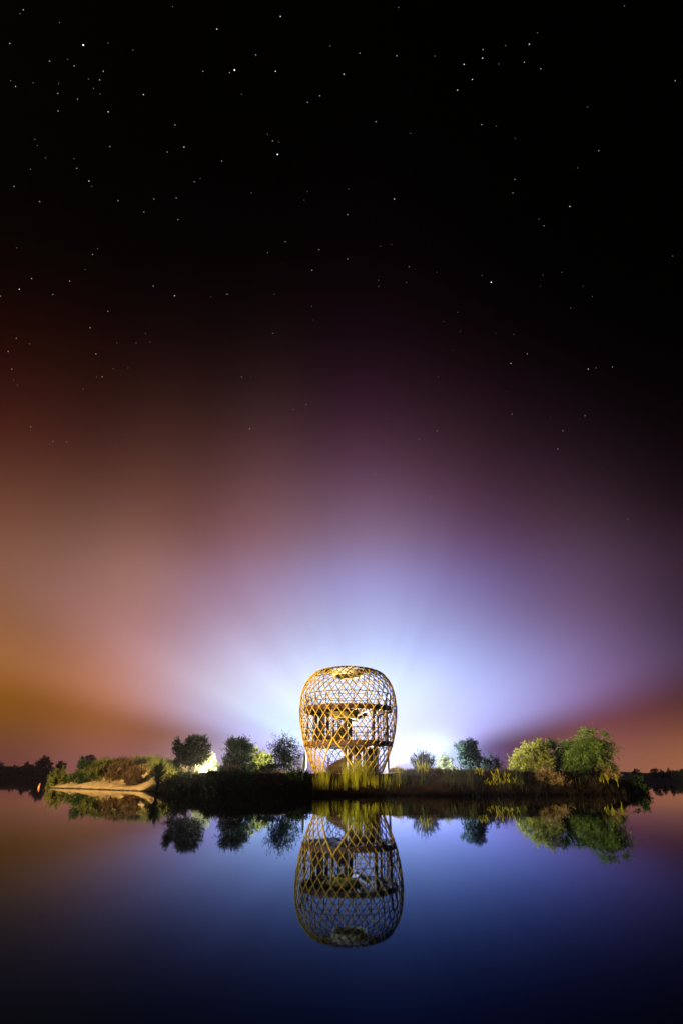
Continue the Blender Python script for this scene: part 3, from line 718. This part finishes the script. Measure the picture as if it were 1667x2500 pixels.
for _ in range(900):
    px = rnd.uniform(935, 1290); Y = rnd.uniform(51.6, 52.8); p = at(px, 1925, Y); q_ = vnoise(px*.06, 21)
    if q_ < .45: continue
    h = .35 + 2.3*(q_-.4)
    blades(g, [(p.x, Y, max(.1, ground_z(p.x, Y)-.1))], h*.5, h*1.25, .03, .3)
tag(g.build('dark_reed_bed', M['reed_dark']), 'dark thin reeds along the water right of the tower', 'reeds', kind='stuff')
ORD = ('first', 'second', 'third', 'fourth', 'fifth', 'sixth', 'seventh', 'eighth', 'ninth', 'tenth', 'eleventh', 'last')
def reed_stalk(px, pyt, pyb, Y, lab, grp):
    p = at(px, pyb, Y); h = at(px, pyt, Y).z - p.z
    root = empty('reed_stalk', (p.x, Y, p.z), lab, 'reed', grp)
    s = MB(); tx = rnd.uniform(-.12, .12); s.tube([(0, 0, -.2), (tx*.4, 0, h*.5), (tx, 0, h)], [.03, .024, .012], 5); s.build('stem', M['reed'], root)
    l = MB()
    for k in range(9):
        f = rnd.uniform(.12, .95); a = rnd.uniform(0, 2*math.pi); d = Vector((math.cos(a)*.45, math.sin(a)*.45, .85)).normalized(); b_ = Vector((tx*f, 0, h*f))
        leaf(l, b_, d, rnd.uniform(.3, .55), .06); leaf(l, b_ + Vector((0, 0, .05)), d, rnd.uniform(.3, .5), .06)
    l.build('leaves', M['reed'], root)
for i_, (px, a, b) in enumerate(((1188, 1905, 1932), (1199, 1913, 1932), (1206, 1889, 1930), (1213, 1898, 1931), (1221, 1882, 1931), (1229, 1908, 1932), (1233, 1891, 1932), (1243, 1889, 1932), (1246, 1908, 1932), (1256, 1912, 1933), (1262, 1902, 1933), (1275, 1914, 1934))):
    reed_stalk(px, a, b, 52.6, ORD[i_] + ' from the left of the lit yellow-green reed stalks by the round dry shrub', 'lit reed stalks on the right bank')
for i_, (px, a, b) in enumerate(((1020, 1866, 1890), (1028, 1862, 1888), (1036, 1868, 1890), (1043, 1870, 1892))):
    reed_stalk(px, a, b, 55, ORD[i_] + ' from the left of four lit reed stalks in front of the twiggy shrub', 'lit reed stalks below the twiggy shrub')
for i_, (px, a, b) in enumerate(((1160, 1884, 1900), (1170, 1882, 1903), (1178, 1886, 1901))):
    reed_stalk(px, a, b, 54, ORD[i_] + ' from the left of three lit reed stalks below the blue-grey tree', 'lit reed stalks on the crest')
for i_, (px, a, b) in enumerate(((1468, 1899, 1916), (1474, 1902, 1918), (1484, 1893, 1920), (1507, 1901, 1915))):
    reed_stalk(px, a, b, 55, ORD[i_] + ' from the left of four tan reed stalks under the flat dry shrub', 'reed stalks under the flat dry shrub')

# ------------------------------------------------------------------ small things
def marker_buoy():
    p = at(96, 1922, 84); root = empty('marker_buoy', (p.x, 84, 0), 'small orange marker buoy floating off the tip of the sand spit', 'buoy'); root.rotation_euler = (0, R(7), 0)
    q = MB(); q.lathe([(.01, -.25), (.10, -.2), (.12, 0), (.11, .25), (.07, .4), (.04, .46), (.01, .48)], 16); b = q.build('float', M['orange'], root, smooth=True)
    q = MB(); q.tube([(.05*math.cos(t), 0, .50+.05*math.sin(t)) for t in [k*math.pi/6 for k in range(12)]], .012, 5, closed=True); q.build('lifting_ring', M['iron'], root)
marker_buoy()
def furled_parasol():
    p = at(742, 1890, 66); h = at(742, 1829, 66).z - p.z; gz = ground_z(p.x, 66)
    root = empty('furled_parasol', (p.x, 66, gz), 'pale blue-grey furled parasol standing left of the tower', 'parasol')
    q = MB(); n = 20; hh = p.z + h - gz
    pts = [(0.10*math.sin(k/9*2.6)-0.05, 0, .35 + (hh-.4)*k/9) for k in range(10)]; q.tube(pts, [.24, .27, .27, .25, .22, .2, .17, .13, .09, .03], 10); q.build('furled_canopy', M['post'], root, smooth=True)
    q = MB(); q.tube([(0, 0, 0), (0, 0, .5)], .05, 8); q.build('pole', M['iron'], root)
    q = MB(); q.lathe([(.01, 0), (.3, 0), (.28, .07), (.06, .1)], 20); q.build('base', M['concrete'], root)
furled_parasol()
# ------------------------------------------------------------------ far trees across the lake
def far_tree(px0, px1, pyt, Y, label, n=150):
    c = at((px0+px1)/2, 1890, Y); wid = at(px1, 1870, Y).x - at(px0, 1870, Y).x; h = at((px0+px1)/2, pyt, Y).z - 1.2
    root = empty('far_tree', (c.x, Y, 1.2), label, 'tree', 'trees across the lake')
    s = wid/6
    t = MB(); limb(t, (0, 0, -.5), (0, 0, h*.6), .35, .15, 4, .03); t.build('trunk', M['bark'], root)
    m_ = MB(); bl = blobs_for(wid*1.0, 0.1, h, 9); crown(m_, bl, n*3, .9*s, .5*s, .1, .1, 6, .8*s); m_.build('crown', M['leaf_far'], root)
for a, b, t_, Y, lab in ((-18, 5, 1856, 330, 'far tree cut by the left edge of the picture'), (2, 30, 1868, 335, 'low far tree next to the left edge'), (18, 46, 1862, 335, 'second low far tree from the left edge'), (42, 66, 1866, 340, 'lowest far tree among those at the left'), (50, 70, 1854, 338, 'narrow far tree left of the tallest round far tree'), (64, 88, 1864, 336, 'far tree half hidden by the tallest round far tree'), (82, 118, 1842, 332, 'tallest round far tree across the lake at the left'), (112, 134, 1868, 338, 'low far tree between the two round far trees'), (128, 156, 1853, 334, 'smaller round far tree above the grass of the spit'), (196, 228, 1838, 350, 'hazy far tree rising above the sand spit'), (314, 344, 1860, 350, 'hazy far tree between the spit and the spiky palm'), (396, 420, 1855, 350, 'hazy far tree just right of the spiky palm'), (523, 545, 1872, 350, 'hazy far tree between the lit shrub and the bushy tree')):
    far_tree(a, b, t_ + (7 if a < 190 else 3), Y, lab)
for a, b, t_, lab in ((1542, 1560, 1878, 'first far tree from the island on the right shore'), (1586, 1604, 1877, 'second far tree from the island on the right shore'), (1606, 1622, 1882, 'third far tree from the island on the right shore'), (1624, 1642, 1877, 'fourth far tree from the island on the right shore'), (1648, 1680, 1882, 'far tree cut by the right edge of the picture')):
    far_tree(a, b, t_, 150, lab, 70)

# ------------------------------------------------------------------ lamps
def spot(name, loc, target, power, colr, size, blend, rad, parent=None):
    l = bpy.data.lights.new(name, 'SPOT'); l.energy = power; l.color = colr; l.spot_size = size; l.spot_blend = blend; l.shadow_soft_size = rad
    o = bpy.data.objects.new(name, l); col.objects.link(o)
    d = Vector(target) - Vector(loc); o.location = Vector(loc) - (parent.location if parent else Vector()); o.rotation_euler = d.to_track_quat('-Z', 'Y').to_euler(); o.parent = parent
    return o
def point(name, loc, power, colr, rad, parent):
    l = bpy.data.lights.new(name, 'POINT'); l.energy = power; l.color = colr; l.shadow_soft_size = rad
    o = bpy.data.objects.new(name, l); col.objects.link(o); o.location = Vector(loc) - parent.location; o.parent = parent
    return o
# warm flood lamp on the near shore, left of the picture
KL = Vector((-72, -12, 5.0))
kr = empty('flood_lamp', (KL.x, KL.y, 1.0), 'tall warm flood lamp on the near shore left of the picture', 'lamp')
q = MB(); q.tube([(0, 0, 0), (0, 0, 4.0)], .06, 8); q.build('pole', M['iron'], kr)
q = MB(); q.box((-.32, -.32, 4.0), (.5, .5, .36), R(-45)); q.build('lamp_head', M['iron'], kr)
spot('flood_light', KL, (0, 62, 4.0), 1700000, (1.0, 0.79, 0.43), R(90), 0.3, 0.3, kr)
# cool flood lamp on the ground behind the tower
p = at(905, 1880, 71); RL = Vector((p.x, 71, ground_z(p.x, 71) + 0.75))
rr = empty('ground_flood_lamp', (RL.x, RL.y, RL.z - .75), 'white ground flood lamp hidden behind the tower', 'lamp')
q = MB(); q.box((0, 0, .2), (.5, .3, .4)); q.build('lamp_head', M['iron'], rr)
point('ground_flood_light', RL, 80000, (0.95, 0.97, 1.0), 0.25, rr)
# small garden lamps among the trees
def garden_lamp(px, Y, power, lab, colr=(1.0, .86, .5)):
    x = at(px, 1890, Y).x; gz = ground_z(x, Y); r_ = empty('garden_lamp', (x, Y, gz), lab, 'lamp')
    q = MB(); q.tube([(0, 0, -.1), (0, 0, .12)], .03, 6); q.build('post', M['iron'], r_)
    q = MB(); q.lathe([(.01, -.05), (.04, -.035), (.055, 0), (.04, .035), (.01, .05)], 12); o = q.build('globe', emit('lamp_globe', (1, .9, .75), 3.0), r_, smooth=True); o.location = (0, 0, .17)
    point('garden_light', Vector((x, Y-.02, gz+.3)), power, colr, .03, r_)
garden_lamp(625, 66.0, 500, 'small white globe lamp by the dark domed shrub')
garden_lamp(503, 69.6, 9000, 'small globe lamp at the foot of the floodlit shrub')

# ------------------------------------------------------------------ stars
STARS = '58,24,2;50,33,1;146,55,1;25,106,2;204,110,4;265,105,1;325,122,1;422,16,1;685,40,3;530,71,3;625,134,2;806,112,1;122,149,2;166,145,1;182,161,2;253,174,2;496,174,2;561,177,2;573,171,4;673,174,3;839,181,3;27,197,1;39,211,2;82,202,1;144,204,1;217,193,1;244,195,2;229,216,1;245,229,1;142,228,2;190,242,2;143,271,2;265,273,3;351,231,3;590,230,1;781,234,2;751,250,2;428,305,2;86,340,1;92,355,1;269,358,2;112,385,1;182,387,1;450,359,3;409,371,2;542,393,2;678,377,4;666,344,2;681,347,1;654,328,1;188,411,2;75,413,1;218,442,3;225,455,1;35,455,2;98,492,2;289,490,2;376,486,2;431,483,2;475,444,2;489,436,1;614,471,1;751,467,1;742,489,1;352,518,2;435,536,2;697,590,2;779,609,2;654,617,2;42,605,1;239,607,1;227,621,2;972,18,1;1523,14,1;878,130,2;968,136,2;1061,137,1;1178,121,2;1177,142,3;1132,157,3;1233,111,1;1291,108,3;1311,80,1;1279,152,2;1319,168,2;1216,156,1;1152,194,3;1116,220,3;1647,197,2;1433,261,1;917,297,2;1001,325,1;1175,304,2;1210,308,1;1257,338,1;1460,368,2;1409,410,1;1256,438,2;1251,471,2;1390,504,3;962,486,3;848,524,2;851,461,1;1327,551,2;1315,535,1;955,597,1;928,601,1;1641,625,1;209,658,1;78,680,2;171,686,2;48,706,3;130,719,2;2,723,2;375,698,2;427,722,3;515,725,1;555,718,2;670,718,1;688,641,1;762,660,2;264,760,2;221,800,2;761,748,2;764,782,1;41,826,2;73,839,1;356,814,1;286,837,1;333,837,1;367,835,1;667,814,2;549,834,1;21,858,2;235,864,2;30,901,2;277,900,1;313,898,1;250,920,2;237,920,1;34,928,1;43,940,1;204,950,1;590,920,2;614,921,1;696,868,1;748,988,2;717,1000,2;76,1042,2;130,1078,2;163,1079,2;284,1089,1;610,1047,3;667,1086,1;684,1173,1;682,1201,1;477,1176,1;848,632,2;998,651,2;1066,665,1;923,684,1;924,699,1;991,689,1;1176,673,1;1198,689,4;1324,671,1;1318,699,1;1371,665,1;1423,699,1;1445,724,1;1392,752,1;1117,763,1;1082,785,1;1123,809,1;1209,814,1;1253,816,1;852,775,1;1104,855,1;1286,864,2;1246,887,3;1069,920,2;1236,956,1;1435,901,3;1494,896,2;1454,898,1;1427,1015,2;1628,1032,1;1343,1019,1;1249,1011,2;1373,1052,2;1361,1096,2;1066,1052,2;1023,1073,2;976,1022,1;915,1156,2;1089,1150,1;1470,1144,1;1051,1215,1;454,1373,2;242,1339,1;768,1543,1;1531,1268,2;1181,1325,1;1050,1212,1;1081,1363,1'
SM = {1: emit('faint_star', (1, .93, .85), .34), 2: emit('star', (1, .95, .9), 0.8), 3: emit('bright_star', (1, .96, .9), 1.2), 4: emit('brilliant_star', (.86, .92, 1), 2.6)}
for mg, nm, lab in ((1, 'faint_stars', 'faintest stars scattered over the night sky'), (2, 'stars', 'clear small stars scattered over the night sky'), (3, 'bright_stars', 'bright stars scattered over the night sky'), (4, 'brilliant_stars', 'few brightest stars of the night sky')):
    q = MB()
    for s_ in STARS.split(';'):
        x, y, m_ = map(int, s_.split(','))
        if m_ != mg: continue
        V = (1250-y)/FPX; d = Vector(((x-833.5)/FPX, math.cos(PITCH)-V*math.sin(PITCH), math.sin(PITCH)+V*math.cos(PITCH))).normalized()
        c = CAM + d*6000; r_ = (0, 3.0, 3.5, 4.4, 5.8)[mg]
        n0 = len(q.v)
        for a in ((1,0,0),(-1,0,0),(0,1,0),(0,-1,0),(0,0,1),(0,0,-1)): q.v.append(tuple(c + Vector(a)*r_))
        for f in ((0,2,4),(2,1,4),(1,3,4),(3,0,4),(2,0,5),(1,2,5),(3,1,5),(0,3,5)): q.f.append(tuple(n0+i for i in f))
    tag(q.build(nm, SM[mg]), lab, 'stars', kind='stuff')

# ------------------------------------------------------------------ haze: the damp air over the lake
HAZE = 0.0002
m, tt, out = newmat('haze'); v = tt.nodes.new('ShaderNodeVolumePrincipled')
v.inputs['Color'].default_value = (.92, .93, .97, 1); v.inputs['Density'].default_value = HAZE; v.inputs['Anisotropy'].default_value = 0.85
tt.links.new(v.outputs[0], out.inputs['Volume'])
q = MB(); q.box((0, 215, 8), (1100, 640, 18)); hz = q.build('haze', m); tag(hz, 'thin damp haze over the lake', 'haze', kind='stuff')
sc.cycles.volume_bounces = 0
